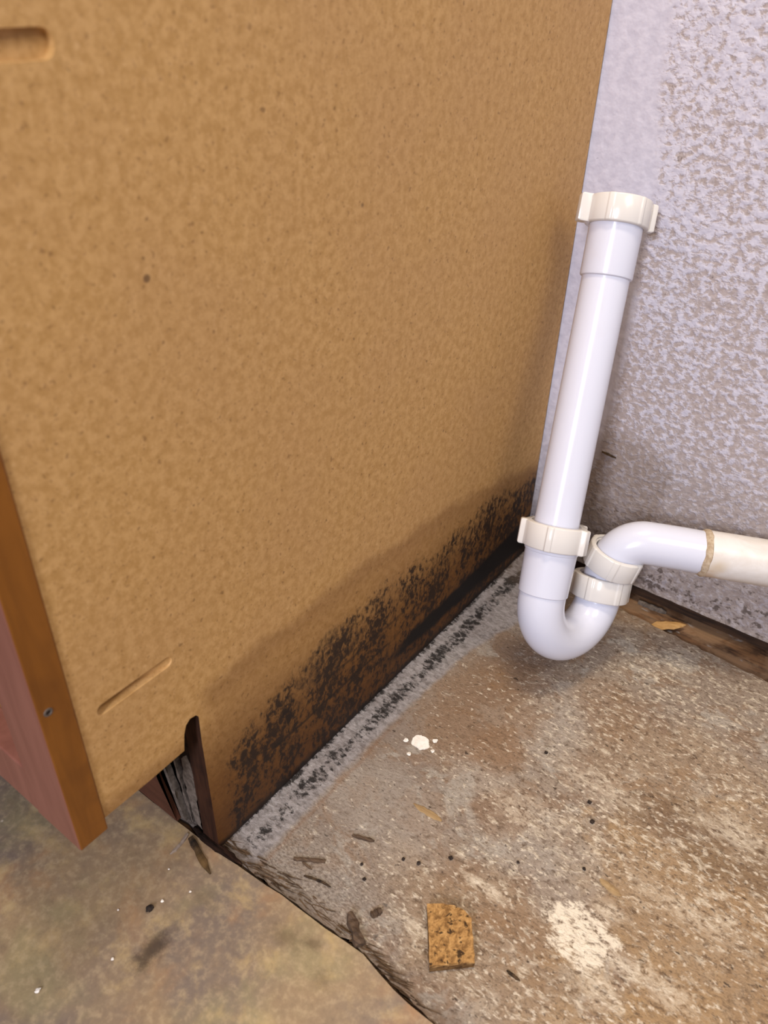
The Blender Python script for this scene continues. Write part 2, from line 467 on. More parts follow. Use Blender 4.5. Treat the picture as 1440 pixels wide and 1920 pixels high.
def mat_chunk():
    m = M('coarse_chipboard')
    p = m.pos()
    a = m.noise(m.scale(p, (1, 0.7, 1)), 260, 4, 0.7, 0.25)
    b = m.noise(m.scale(p, (1, 1, 1), (4, 0, 0)), 170, 3, 0.65, 0.2)
    c = m.mix(m.step(a, 0.34, 0.62), '#77552f', '#b48a54')
    c = m.mix(m.mul(m.step(a, 0.58, 0.7), 0.6), c, '#cda873')
    c = m.mix(m.mul(m.step(b, 0.55, 0.63), 0.9), c, '#2a1c12')
    zz = m.xyz(p)[2]
    c = m.mix(m.mul(m.step(m.add(zz, m.mul(m.sub(a, 0.5), 0.003)), 0.0062, 0.0048), 0.7), c, '#4a321d')
    return m.done(c, 0.8, a, 0.8, 0.0016, spec=0.2)


def flat(name, c1, c2, sc=200, rough=0.7):
    m = M(name)
    n = m.noise(m.pos(), sc, 4, 0.65)
    return m.done(m.mix(m.step(n, 0.32, 0.68), c1, c2), rough, n, 0.4, 0.0008, spec=0.25)


BOARD = mat_board()
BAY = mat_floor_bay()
VINYL = mat_vinyl()
WALL = mat_wall()
SUB = mat_subfloor()
VARN = mat_varnish()
FRONT = mat_front()
PVC = mat_pvc('white_pvc', '#d2d4e2')
NUT = mat_pvc('cream_plastic', '#d6d2ce', 0.03, '#c6b79c')
OLDPIPE = mat_old_pipe()
GLUE = flat('brown_old_cement', '#a08a70', '#bfae97', 260, 0.6)
WETEDGE = mat_wood('damp_board_edge', '#2c1a13', '#432a1d', '#1c120f', 'Z', 0.85, spec=0.1)
TOEB = mat_wood('brown_toe_kick_face', '#472a1e', '#553325', '#3a2118', 'X', 0.6, spec=0.2)
GREY = flat('grey_torn_backing', '#4d443d', '#71665d', 180, 0.9)
DARKW = mat_wood('black_rotten_wood', '#120c09', '#33221a', '#1d130e', 'X', 0.95, spec=0.08)
FRAY = mat_wood('frayed_wood_fibre', '#372a1f', '#6c543d', '#483729', 'X', 0.9, sc=120, spec=0.1)
SPLA = mat_wood('brown_splinter_wood', '#44352a', '#665240', '#392c22', 'X', 0.8, sc=140)
SPLD = mat_wood('dark_splinter_wood', '#1e1610', '#4a3826', '#7b5d33', 'Y', 0.8, sc=90)
TANW = mat_wood('fresh_tan_wood', '#a8814e', '#c29b66', '#987244', 'X', 0.7, sc=140)
DULLW = mat_wood('dull_tan_wood', '#8f7450', '#aa8f68', '#80664a', 'X', 0.8, sc=140)
PALEW = mat_wood('pale_splinter_wood', '#7d6c60', '#a08f80', '#6a594c', 'Y', 0.8, sc=90)
CHUNK = mat_chunk()
CRUMB = flat('dark_dirt', '#1c1614', '#3b2e26', 300)
WHITE = flat('white_filler', '#e6ddd2', '#f4eee6', 200)
PLATE = mat_wood('dark_sill_plate', '#2a1e17', '#4a3424', '#1c1410', 'X', 0.8)


# ------------------------------------------------------------------ mesh helpers
def link(name, bm, mat, parent=None, smooth=False, loc=None):
    me = bpy.data.meshes.new(name)
    bmesh.ops.recalc_face_normals(bm, faces=bm.faces)
    bm.to_mesh(me)
    bm.free()
    for mm in (mat if isinstance(mat, (list, tuple)) else [mat]):
        me.materials.append(mm)
    o = bpy.data.objects.new(name, me)
    COL.objects.link(o)
    org = V((0, 0, 0))
    if parent is not None:
        o.parent = parent
        org = world_loc(parent)
    elif loc is not None:
        org = V(loc)
        o.location = loc
    if org.length > 0:
        me.transform(Matrix.Translation(-org))
    if smooth:
        for f in me.polygons:
            f.use_smooth = True
        mod = o.modifiers.new('edge_split', 'EDGE_SPLIT')
        mod.split_angle = math.radians(40)
    return o


def world_loc(o):
    l = V(o.location)
    while o.parent is not None:
        o = o.parent
        l += V(o.location)
    return l


def thing(name, label, cat, loc, group=None):
    o = bpy.data.objects.new(name, None)
    o.empty_display_size = 0.03
    COL.objects.link(o)
    o.location = loc
    o['label'], o['category'] = label, cat
    if group:
        o['group'] = group
    return o


def tag(o, label, cat, group=None, kind=None):
    o['label'], o['category'] = label, cat
    if group:
        o['group'] = group
    if kind:
        o['kind'] = kind
    return o


def struct(o):
    o['kind'] = 'structure'
    return o


def box(bm, a, b, bev=0.0):
    r = bmesh.ops.create_cube(bm, size=1)
    vs = r['verts']
    a, b = V(a), V(b)
    for v in vs:
        v.co = V(((a[i] + b[i]) / 2 + v.co[i] * (b[i] - a[i])) for i in range(3))
    if bev:
        es = list({e for v in vs for e in v.link_edges})
        bmesh.ops.bevel(bm, geom=es, offset=bev, segments=2, affect='EDGES', profile=0.5)
    return vs


def boxo(name, a, b, mat, parent=None, bev=0.0):
    bm = bmesh.new()
    box(bm, a, b, bev)
    return link(name, bm, mat, parent)


def prism(bm, pts, d):
    """closed outline pts (3D, planar) extruded by vector d"""
    lo = [bm.verts.new(V(p)) for p in pts]
    hi = [bm.verts.new(V(p) + V(d)) for p in pts]
    n = len(pts)
    bm.faces.new(lo)
    bm.faces.new(hi)
    for i in range(n):
        bm.faces.new((lo[i], lo[(i + 1) % n], hi[(i + 1) % n], hi[i]))


def frame(t, ref=V((0.3, 0.2, 0.9))):
    t = t.normalized()
    u = t.cross(ref)
    if u.length < 1e-4:
        u = t.cross(V((1, 0, 0)))
    u.normalize()
    return u, t.cross(u).normalized()


def tube(bm, pts, radii, seg=40, inner=None, ends=True):
    """swept tube with parallel transported rings; inner = wall thickness gives open hollow ends"""
    pts = [V(p) for p in pts]
    n = len(pts)
    tans = [((pts[min(i + 1, n - 1)] - pts[max(i - 1, 0)]).normalized()) for i in range(n)]
    u, w = frame(tans[0], V((0.13, 0.98, 0.1)))
    rings = []
    for i in range(n):
        if i:
            q = tans[i - 1].rotation_difference(tans[i])
            u = q @ u
            w = q @ w
        r = radii[i] if isinstance(radii, (list, tuple)) else radii
        rings.append([bm.verts.new(pts[i] + (u * math.cos(2 * math.pi * k / seg) + w * math.sin(2 * math.pi * k / seg)) * r) for k in range(seg)])
    for a, b in zip(rings, rings[1:]):
        for k in range(seg):
            bm.faces.new((a[k], a[(k + 1) % seg], b[(k + 1) % seg], b[k]))
    if ends:
        bm.faces.new(rings[0])
        bm.faces.new(rings[-1])
    return rings


def lathe(bm, base, axis, prof, seg=64, lug=None, toward=None):
    """closed profile [(t along axis, radius)] revolved; lug(angle, t, r) may push radius out"""
    axis = V(axis).normalized()
    u, w = frame(axis, V((0.13, 0.98, 0.1)))
    if toward is not None:
        u = V(toward) - axis * V(toward).dot(axis)
        u.normalize()
        w = axis.cross(u)
    rings = []
    for (t, r) in prof:
        ring = []
        for k in range(seg):
            a = 2 * math.pi * k / seg
            rr = lug(a, t, r) if lug else r
            ring.append(bm.verts.new(V(base) + axis * t + (u * math.cos(a) + w * math.sin(a)) * rr))
        rings.append(ring)
    m = len(rings)
    for i in range(m):
        a, b = rings[i], rings[(i + 1) % m]
        for k in range(seg):
            bm.faces.new((a[k], a[(k + 1) % seg], b[(k + 1) % seg], b[k]))


def rough_noise(o_bm, amp, sc, seed=0):
    for v in o_bm.verts:
        v.co += mnoise.noise_vector(v.co * sc + V((seed, seed * 1.7, 3))) * amp


# ------------------------------------------------------------------ setting: floor, wall
rng = random.Random(7)


def ragged(pts, step, amp, rg):
    out = []
    for a, b in zip(pts, pts[1:]):
        n = max(1, int((V(b) - V(a)).length / step))
        for i in range(n):
            q = V(a).lerp(V(b), i / n)
            d = (V(b) - V(a)).normalized()
            nn = V((-d.y, d.x))
            out.append(q + nn * rg.uniform(-amp, amp))
    out.append(V(pts[-1]))
    return out


struct(boxo('floor', (-1.2, -2.2, -0.03), (1.6, 0.2, -0.0055), SUB))

# underlayment inside the sink bay: thin sheet with chewed front edge and broken back edge
front = ragged([(-0.70, -0.4670), (0.0, -0.4668), (0.06, -0.4630), (0.13, -0.4600), (0.175, -0.4660), (0.30, -0.4680), (1.5, -0.4690)], 0.006, 0.0013, rng)
back = ragged([(1.5, -0.060), (0.40, -0.0455), (0.2758, -0.0370), (0.1352, -0.0265), (0.055, -0.0090), (0.0, -0.002), (-0.70, -0.002)], 0.007, 0.0014, rng)
bm = bmesh.new()
prism(bm, [(p.x, p.y, -0.0054) for p in front + back], (0, 0, 0.0054))
bmesh.ops.triangulate(bm, faces=[f for f in bm.faces if len(f.verts) > 4])
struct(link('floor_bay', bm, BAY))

bm = bmesh.new()
fr2 = ragged([(-1.2, -0.4712), (-0.02, -0.4712), (0.02, -0.4690), (0.0612, -0.4655), (0.10, -0.4640), (0.1312, -0.4625), (0.16, -0.4680), (0.30, -0.4700), (1.6, -0.4710)], 0.012, 0.0005, rng)
prism(bm, [(p.x, p.y, -0.0054) for p in fr2] + [(1.6, -2.2, -0.0054), (-1.2, -2.2, -0.0054)], (0, 0, 0.0072))
bmesh.ops.triangulate(bm, faces=[f for f in bm.faces if len(f.verts) > 4])
struct(link('floor_front', bm, VINYL))

# drywall stops short of the floor
bm = bmesh.new()
low = ragged([(-1.2, 0.0150), (0.10, 0.0150), (0.262, 0.0143), (1.6, 0.013)], 0.012, 0.0004, rng)
prism(bm, [(p.x, 0, p.y) for p in low] + [(1.6, 0, 2.4), (-1.2, 0, 2.4)], (0, 0.0127, 0))
bmesh.ops.triangulate(bm, faces=[f for f in bm.faces if len(f.verts) > 4])
struct(link('wall_back', bm, WALL))
struct(boxo('trim_1', (-1.2, 0.0130, -0.0053), (1.6, 0.10, 0.035), PLATE))

# ------------------------------------------------------------------ cabinet
CAB = thing('base_cabinet', 'tan particleboard cabinet side with black mould along its foot', 'cabinet', (-0.35, -0.27, 0.0))
T = 0.0165


outline = [(-0.5424, 0.1256), (-0.510, 0.1253), (-0.4818, 0.1262), (-0.4812, 0.1310), (-0.4798, 0.1400), (-0.4775, 0.1462),
           (-0.4738, 0.1490), (-0.4690, 0.1480), (-0.4672, 0.1450), (-0.4678, 0.1200), (-0.4670, 0.0012),
           (-0.0030, 0.0012), (-0.0020, 0.87), (-0.5424, 0.87)]
bm = bmesh.new()


def loop_verts(pts, x):
    return [bm.verts.new((x if not callable(x) else x(q[0]), q[0], q[1])) for q in pts]


def loop_edges(vs):
    return [bm.edges.new((vs[i], vs[(i + 1) % len(vs)])) for i in range(len(vs))]


def band(a, b):
    for i in range(len(a)):
        bm.faces.new((a[i], a[(i + 1) % len(a)], b[(i + 1) % len(a)], b[i]))


def groove(y0, y1, zc, half):
    """outline of a routed groove with rounded ends"""
    pts = []
    for k in range(13):
        a = math.pi / 2 + math.pi * k / 12
        pts.append((y0 + half + half * math.cos(a), zc + half * math.sin(a)))
    for k in range(13):
        a = -math.pi / 2 + math.pi * k / 12
        pts.append((y1 - half + half * math.cos(a), zc + half * math.sin(a)))
    return pts


outer = loop_verts(outline, 0.0)
rear = loop_verts(outline, -T)
edges = loop_edges(outer)
for (y0, y1, zc, half, d0, d1) in ((-0.5310, -0.4795, 0.2056, 0.0038, 0.0140, 0.0006), (-0.5380, -0.4835, 0.5158, 0.0052, 0.0060, 0.0035)):
    g = groove(y0, y1, zc, half)
    rim = loop_verts(g, 0.0)
    edges += loop_edges(rim)
    inner = [(q[0] + ((y0 + y1) / 2 - q[0]) * 0.01, zc + (q[1] - zc) * 0.93) for q in g]
    bed = loop_verts(inner, lambda yy: -(d0 + (d1 - d0) * (yy - y0) / (y1 - y0)))
    band(rim, bed)
    bm.faces.new(bed)
bmesh.ops.triangle_fill(bm, use_beauty=True, use_dissolve=False, edges=edges)
band(outer, rear)
bmesh.ops.triangle_fill(bm, use_beauty=True, use_dissolve=False, edges=[bm.edges.get((rear[i], rear[(i + 1) % len(rear)])) for i in range(len(rear))])
bmesh.ops.triangulate(bm, faces=[f for f in bm.faces if len(f.verts) > 4])
panel = link('side_panel', bm, [BOARD, WETEDGE], CAB)
panel['label'] = 'tan particleboard end panel with mould and damp mark'
for f in panel.data.polygons:          # the sawn edge of the toe notch is dark and damp
    c = f.center + world_loc(panel)
    f.material_index = 1 if (abs(f.normal.x) < 0.5 and -0.485 < c.y < -0.46 and c.z < 0.152) else 0

stile = boxo('face_frame_stile', (-0.041, -0.5617, 0.1160), (0.0012, -0.5426, 0.87), [VARN, FRONT], CAB, 0.0012)
stile['label'] = 'orange-brown varnished front stile with a screw hole'
for f in stile.data.polygons:
    if f.normal.y < -0.6:
        f.material_index = 1
bm = bmesh.new()                        # countersunk screw hole: a hollow ring set in the side of the stile
lathe(bm, (0.0010, -0.5560, 0.2295), (1, 0, 0), [(0.0, 0.0026), (0.0006, 0.0024), (0.0007, 0.0016), (0.0001, 0.0013)], 24)
h = link('screw_hole_rim', bm, GREY, CAB, True)
bm = bmesh.new()
lathe(bm, (0.0011, -0.5560, 0.2295), (1, 0, 0), [(0.0, 0.00001), (0.0, 0.0015), (0.0002, 0.0014), (0.0002, 0.00001)], 24)
link('screw_hole', bm, CRUMB, h)
boxo('bottom_rail', (-0.70, -0.5610, 0.1160), (-0.0412, -0.5430, 0.1560), FRONT, CAB, 0.001)
boxo('top_rail', (-0.70, -0.5610, 0.82), (-0.0412, -0.5430, 0.87), FRONT, CAB, 0.001)
boxo('face_frame_stile', (-0.74, -0.5617, 0.1160), (-0.7002, -0.5426, 0.87), FRONT, CAB, 0.001)
boxo('bottom_panel', (-0.7225, -0.5424, 0.1330), (-T - 0.0002, -0.0150, 0.1450), BOARD, CAB)
boxo('side_panel', (-0.7395, -0.5424, 0.0012), (-0.7230, -0.0030, 0.87), BOARD, CAB)
boxo('back_panel', (-0.7225, -0.0080, 0.0012), (-T - 0.0002, -0.0030, 0.87), BOARD, CAB)
dr = boxo('door', (-0.675, -0.5805, 0.1400), (-0.125, -0.5620, 0.80), FRONT, CAB, 0.003)
bm = bmesh.new()
lathe(bm, (-0.160, -0.5805, 0.70), (0, -1, 0), [(0, 0.00001), (0, 0.006), (0.010, 0.006), (0.016, 0.014), (0.022, 0.013), (0.025, 0.00001)], 32)
link('knob', bm, NUT, dr, True)

# toe kick: brown board broken away near the notch, torn grey layers behind it
rg = random.Random(3)
bm = bmesh.new()
edge = [(-0.0400, 0.0040), (-0.0432, 0.012), (-0.0462, 0.022), (-0.0515, 0.034), (-0.0545, 0.042), (-0.0570, 0.055), (-0.060, 0.075), (-0.063, 0.10), (-0.066, 0.118)]
prism(bm, [(a, -0.4722, b) for a, b in edge] + [(-0.72, -0.4722, 0.118), (-0.72, -0.4722, 0.0062)], (0, 0.004, 0))
bmesh.ops.triangulate(bm, faces=[f for f in bm.faces if len(f.verts) > 4])
toe = link('toe_kick', bm, TOEB, CAB)
toe['label'] = 'brown toe kick board with a broken end'


def torn(name, poly, y, th, mat, seed, parent):
    b = bmesh.new()
    r = random.Random(seed)
    pts = ragged([V((q[0], q[1])) for q in poly] + [V((poly[0][0], poly[0][1]))], 0.005, 0.0009, r)[:-1]
    prism(b, [(q.x, y, q.y) for q in pts], (0, th, 0))
    bmesh.ops.triangulate(b, faces=[f for f in b.faces if len(f.verts) > 4])
    return link(name, b, mat, parent)


torn('torn_backing', [(-0.0345, 0.004), (-0.0385, 0.020), (-0.0440, 0.040), (-0.0500, 0.066), (-0.0530, 0.105), (-0.072, 0.105), (-0.068, 0.05), (-0.055, 0.003)], -0.4680, 0.005, GREY, 5, toe)
torn('torn_backing', [(-0.0290, 0.004), (-0.0325, 0.030), (-0.0372, 0.060), (-0.0400, 0.085), (-0.0425, 0.085), (-0.0392, 0.055), (-0.0338, 0.020), (-0.0306, 0.004)], -0.4655, 0.004, GREY, 6, toe)
torn('torn_backing', [(-0.0172, 0.009), (-0.0172, 0.078), (-0.0210, 0.090), (-0.0270, 0.082), (-0.0290, 0.060), (-0.0262, 0.030), (-0.0240, 0.012)], -0.4672, 0.005, GREY, 8, toe)
torn('torn_backing', [(-0.0172, 0.079), (-0.0172, 0.128), (-0.0300, 0.128), (-0.0310, 0.085), (-0.0265, 0.083), (-0.0210, 0.091)], -0.4670, 0.005, DARKW, 9, toe)
boxo('toe_kick_backer', (-0.72, -0.4570, 0.002), (-T - 0.0003, -0.4480, 0.132), DARKW, toe)

# ------------------------------------------------------------------ white P-trap
A = V((0.05803, -0.06267, 0.33112))
B = V((0.09693, -0.17485, 0.08221))
ax = (A - B).normalized()


def at(t):
    return B + ax * t


TRAP = thing('drain_trap', 'white plastic sink drain trap standing in the corner against the wall', 'drain pipe', (0.105, -0.13, 0.0))
R0 = 0.0190


FRONTDIR = V((0.20, -0.52, 0.0))          # the open side of the corner


def nut(name, base, axis, height, rb, rin, lugs, parent):
    """slip nut: threaded ring with pull lugs; lugs = [(angle in degrees from the front, stand-out, half width in m)]"""
    def lugf(a, t, r):
        if r <= rin + 0.0020:
            return r
        add = 0.0
        for (deg, out, hw) in lugs:
            q = (a - math.radians(deg) + math.pi) % (2 * math.pi) - math.pi
            k = max(0.0, min(1.0, (hw - abs(q) * rb) / 0.0009 + 0.5))
            add = max(add, out * k)
        return r + add
    b = bmesh.new()
    e = 0.0012
    prof = [(0, rin), (0, rb - e), (e * 0.4, rb - e * 0.3), (e, rb), (height - e, rb), (height - e * 0.4, rb - e * 0.3), (height, rb - e), (height, rin + 0.0016),
            (height - 0.0016, rin + 0.0012), (height - 0.002, rin)]
    lathe(b, base, axis, prof, 260, lugf, FRONTDIR)
    return link(name, b, NUT, parent, True)


# tailpiece: long tube with a belled upper socket
bm = bmesh.new()
lathe(bm, B, ax, [(0.050, R0), (0.2830, R0), (0.2838, R0 + 0.0016), (0.2850, R0 + 0.0019), (0.340, R0 + 0.0022), (0.340, R0 - 0.001), (0.30, R0 - 0.002), (0.050, R0 - 0.002)], 72)
tail = link('tailpiece', bm, PVC, TRAP, True)
nut('coupling_nut', at(0.3230), ax, 0.0210, 0.0250, R0 + 0.0023, [(-74, 0.0078, 0.0042), (-17, 0.0007, 0.0022), (43, 0.0006, 0.0016), (104, 0.0048, 0.0034), (163, 0.0007, 0.002), (-137, 0.0007, 0.002)], TRAP)
nut('slip_nut', at(0.0590), ax, 0.0215, 0.0262, R0 + 0.0006, [(-82, 0.0040, 0.0036), (-8, 0.0012, 0.0026), (64, 0.0042, 0.0036), (125, 0.0040, 0.0036), (180, 0.0012, 0.0026), (-130, 0.0012, 0.0026)], TRAP)

# J-bend
d = V((0.32, 0.88, -0.35))
d = (d - ax * d.dot(ax)).normalized()
D = 0.082
s0 = at(0.015)
bm = bmesh.new()
pts = [at(0.0200), s0]
rad = [R0 + 0.0012] * 2
c = s0 + d * D / 2
for i in range(1, 33):
    th = math.pi * i / 32
    pts.append(c - d * math.cos(th) * D / 2 - ax * math.sin(th) * D / 2)
    rad.append(R0 + 0.0012)
e0 = s0 + d * D
pts += [e0 + ax * 0.004, e0 + ax * 0.008]
rad += [R0 + 0.0006] * 2
tube(bm, pts, rad, 56)
jb = link('j_bend', bm, PVC, TRAP, True)
bm = bmesh.new()
lathe(bm, B, ax, [(0.0185, R0 - 0.001), (0.0185, R0 + 0.0015), (0.0192, R0 + 0.0023), (0.0560, R0 + 0.0032), (0.0565, R0 + 0.0040), (0.0600, R0 + 0.0042), (0.0600, R0 + 0.0002)], 72)
link('inlet_socket', bm, PVC, jb, True)
RIBS = [0.0008, 0.0026]
nut('slip_nut', e0 - ax * 0.0050, ax, 0.0215, 0.0262, R0 + 0.0006, [(-25 + 60 * k, *RIBS) for k in range(6)], TRAP)

# trap arm: elbow with its own tilted nut, then horizontal run
N = V((0.1232, -0.0880, 0.0985))
e = V((0.17, 0.22, 1.0)).normalized()
adir = (V((0.2391, -0.03, 0.1196)) - V((0.1571, -0.07, 0.1233))).normalized()
a1 = V((0.1894, -0.0540, 0.1210))
# corner: closest point between nut axis and arm line
w0 = N - a1
bq = e.dot(adir)
tt = (bq * adir.dot(w0) - e.dot(w0)) / (1 - bq * bq)
K = (N + e * tt + a1 + adir * (adir.dot(w0) + bq * tt)) / 2


def fillet(p, q, r, rr, n=20):
    """points of a rounded corner p-q-r"""
    u, v = (p - q).normalized(), (r - q).normalized()
    out = []
    ang = u.angle(v)
    L = rr / math.tan(ang / 2)
    t0, t1 = q + u * L, q + v * L
    cen = q + (u + v).normalized() * (rr / math.sin(ang / 2))
    va, vb = t0 - cen, t1 - cen
    axx = va.cross(vb).normalized()
    tot = va.angle(vb)
    for i in range(n + 1):
        out.append(cen + Matrix.Rotation(tot * i / n, 3, axx) @ va)
    return out


low = N - e * 0.012
fil = fillet(low, K, a1, 0.026)
bm = bmesh.new()
tube(bm, [low] + fil + [K + adir * 0.05, a1 + adir * 0.000], R0 + 0.0003, 56)
arm = link('trap_arm', bm, PVC, TRAP, True)
bm = bmesh.new()                          # short tailpiece between the two nuts
tube(bm, [e0 + ax * 0.004, e0 + ax * 0.018, N - e * 0.004, N + e * 0.004], R0 - 0.0012, 48)
link('arm_inlet', bm, PVC, arm, True)
nut('slip_nut', N - e * 0.0065, e, 0.0200, 0.0254, R0 + 0.0008, [(-2 + 60 * k, *RIBS) for k in range(6)], TRAP)
end = a1 + adir * 0.150
bm = bmesh.new()
tube(bm, [a1, a1 + adir * 0.0008, a1 + adir * 0.03, end], [R0 + 0.0006, R0 + 0.0016, R0 + 0.0017, R0 + 0.0017], 56)
old = link('drain_pipe', bm, OLDPIPE, TRAP, True)
old['label'] = 'older stained white pipe running into the wall'
bm = bmesh.new()                          # smeared ring of brown cement at the joint
ringp = []
u, w = frame(adir)
seg = 72
rr_ = random.Random(4)
cols = []
for (t, r) in ((-0.0028, R0 + 0.0001), (-0.0022, R0 + 0.0010), (0.0, R0 + 0.0022), (0.0022, R0 + 0.0024), (0.0032, R0 + 0.0010)):
    row = []
    for k in range(seg):
        a = 2 * math.pi * k / seg
        wob = mnoise.noise(V((math.cos(a) * 3, math.sin(a) * 3, t * 500))) * 0.0016
        row.append(bm.verts.new(a1 + adir * (t + wob * 0.9) + (u * math.cos(a) + w * math.sin(a)) * (r + abs(wob) * 0.18)))
    cols.append(row)
for a, b in zip(cols, cols[1:]):
    for k in range(seg):
        bm.faces.new((a[k], a[(k + 1) % seg], b[(k + 1) % seg], b[k]))
rg_ = link('cement_ring', bm, GLUE, old, True)
rg_['label'] = 'brown ring of old cement'


# ------------------------------------------------------------------ debris
def sliver(name, p0, p1, wid, th, mat, z0=0.0002, seed=0, taper=(0.35, 0.25), bend=0.0, lift=0.0):
    """irregular split piece of wood lying from p0 to p1"""
    r = random.Random(seed * 13 + 5)
    p0, p1 = V((*p0, 0)), V((*p1, 0))
    dd = p1 - p0
    nn = V((-dd.y, dd.x, 0)).normalized()
    n = 9
    b = bmesh.new()
    rows = []
    for i in range(n + 1):
        t = i / n
        k = min(1, taper[0] + t * 3.2, taper[1] + (1 - t) * 3.2)
        wv = wid * k * (0.5 + r.uniform(-0.09, 0.09))
        hv = th * (0.75 + r.uniform(-0.18, 0.18)) * min(1, 0.5 + k)
        cc = p0 + dd * t + nn * (math.sin(t * math.pi) * bend + r.uniform(-0.04, 0.04) * wid)
        zz = z0 + lift * t
        rows.append([b.verts.new(cc + nn * wv + V((0, 0, zz))), b.verts.new(cc - nn * wv + V((0, 0, zz))),
                     b.verts.new(cc - nn * wv * 0.75 + V((0, 0, zz + hv * 0.8))), b.verts.new(cc + nn * wv * r.uniform(-0.2, 0.2) + V((0, 0, zz + hv))),
                     b.verts.new(cc + nn * wv * 0.8 + V((0, 0, zz + hv * 0.75)))])
    for a, c2 in zip(rows, rows[1:]):
        for k in range(5):
            b.faces.new((a[k], a[(k + 1) % 5], c2[(k + 1) % 5], c2[k]))
    b.faces.new(rows[0])
    b.faces.new(rows[-1])
    return link(name, b, mat, None, False, ((p0.x + p1.x) / 2, (p0.y + p1.y) / 2, z0))


# chipboard block
bm = bmesh.new()
blk = [(0.1468, -0.4103), (0.1560, -0.4035), (0.1617, -0.3998), (0.1700, -0.3985), (0.1764, -0.4000), (0.1935, -0.4235), (0.1719, -0.4440), (0.1600, -0.4280)]
prism(bm, [(a, b, 0.0003) for a, b in blk], (0, 0, 0.0072))
bmesh.ops.triangulate(bm, faces=[f for f in bm.faces if len(f.verts) > 4])
bmesh.ops.subdivide_edges(bm, edges=bm.edges, cuts=5, use_grid_fill=True)
for v in bm.verts:
    if v.co.z > 0.002:
        v.co += mnoise.noise_vector(v.co * 220) * 0.0007
    else:
        v.co += V((*(mnoise.noise_vector(v.co * 220) * 0.0005).xy, 0))
tag(link('chipboard_piece', bm, CHUNK, None, False, (0.17, -0.42, 0)), 'small rectangular chunk of golden chipboard lying on the dirty floor', 'wood scrap')

tag(sliver('wood_shaving', (0.1559, -0.0335), (0.1875, -0.0085), 0.0125, 0.0025, TANW, -0.0040, 1, (0.1, 0.1), 0.002, 0.004),
    'tan leaf-shaped wood shaving lying on the brown strip below the wall', 'wood shaving')
tag(sliver('wood_splinter', (0.0701, -0.3981), (0.0864, -0.3916), 0.0034, 0.0022, SPLA, 0.0002, 2),
    'dark grey splinter lying alone, furthest from the broken floor edge', 'splinter')
tag(sliver('wood_splinter', (0.0485, -0.4392), (0.0680, -0.4266), 0.0034, 0.0022, SPLA, 0.0002, 3, (0.8, 0.8)),
    'straight brown matchstick-like splinter with blunt ends near the cabinet foot', 'splinter')
tag(sliver('wood_splinter', (0.0551, -0.4372), (0.0645, -0.4373), 0.0017, 0.0012, SPLA, 0.0002, 4),
    'tiny thin splinter touching the blunt matchstick-like splinter', 'splinter')
tag(sliver('wood_splinter', (0.0630, -0.4445), (0.0838, -0.4392), 0.0019, 0.0016, SPLD, 0.0002, 5, bend=0.001),
    'long thin dark splinter just in front of the blunt matchstick-like splinter', 'splinter')
tag(sliver('wood_chip', (0.1075, -0.4462), (0.1262, -0.4590), 0.0075, 0.0065, SPLA, 0.0002, 6, (0.6, 0.9)),
    'thick grey-brown wood chip standing at the broken floor edge', 'wood chip')
tag(sliver('wood_chip', (0.1190, -0.4380), (0.1225, -0.4306), 0.0052, 0.0035, SPLA, 0.0002, 7, (0.6, 0.6)),
    'small squat brown wood chip behind the thick chip at the floor edge', 'wood chip')
tag(sliver('wood_splinter', (-0.0227, -0.4745), (0.0102, -0.4853), 0.0050, 0.0022, SPLD, 0.0019, 8, (0.9, 0.2)),
    'dark rotten splinter lying on the vinyl below the toe notch', 'splinter')
tag(sliver('wood_splinter', (-0.0268, -0.4735), (-0.0241, -0.4927), 0.0026, 0.0016, PALEW, 0.0019, 9, (0.9, 0.3), 0.001),
    'pale thin splinter curling out onto the vinyl from the toe notch', 'splinter')
tag(sliver('wood_chip', (0.2335, -0.3150), (0.2509, -0.3180), 0.0058, 0.0014, DULLW, 0.0002, 10, (0.3, 0.2)),
    'flat tan wood chip behind the white scraped filler patch', 'wood chip')
tag(sliver('wood_shaving', (0.0905, -0.3470), (0.1165, -0.3460), 0.0055, 0.0008, DULLW, 0.0002, 11, (0.1, 0.3)),
    'thin pale tan shaving lying flat in the middle of the floor', 'wood shaving')
tag(sliver('wood_splinter', (0.2117, -0.4120), (0.2219, -0.4125), 0.0022, 0.0014, SPLD, 0.0002, 12),
    'tiny dark splinter to the right of the chipboard chunk', 'splinter')
tag(sliver('wood_splinter', (0.0635, 0.0005), (0.0790, -0.0030), 0.0030, 0.0020, SPLD, 0.152, 13, (0.8, 0.3)),
    'brown splinter sticking to the wall just right of the upright white pipe', 'splinter')
tag(sliver('wallboard_scrap', (0.1345, 0.0015), (0.1640, 0.0030), 0.0060, 0.0050, GREY, -0.0052, 14, (0.8, 0.4)),
    'blue-grey scrap lodged in the dark gap under the wall', 'scrap')

# remnant of the old trim where the toe notch meets the floor edge
bm = bmesh.new()
tube(bm, [(-0.0275, -0.4672, 0.0020), (-0.0150, -0.4683, 0.0022), (0.0, -0.4680, 0.0018), (0.0120, -0.4668, 0.0008), (0.0220, -0.4655, -0.0006)],
     [0.0016, 0.0031, 0.0034, 0.0028, 0.0010], 16)
bmesh.ops.subdivide_edges(bm, edges=bm.edges, cuts=2, use_grid_fill=True)
rough_noise(bm, 0.0011, 190)
rough_noise(bm, 0.0005, 600, 3)
tag(link('rotten_trim', bm, DARKW, None, False, (-0.003, -0.468, 0)), 'dark rotten stub of trim lying along the floor edge under the toe notch', 'trim')

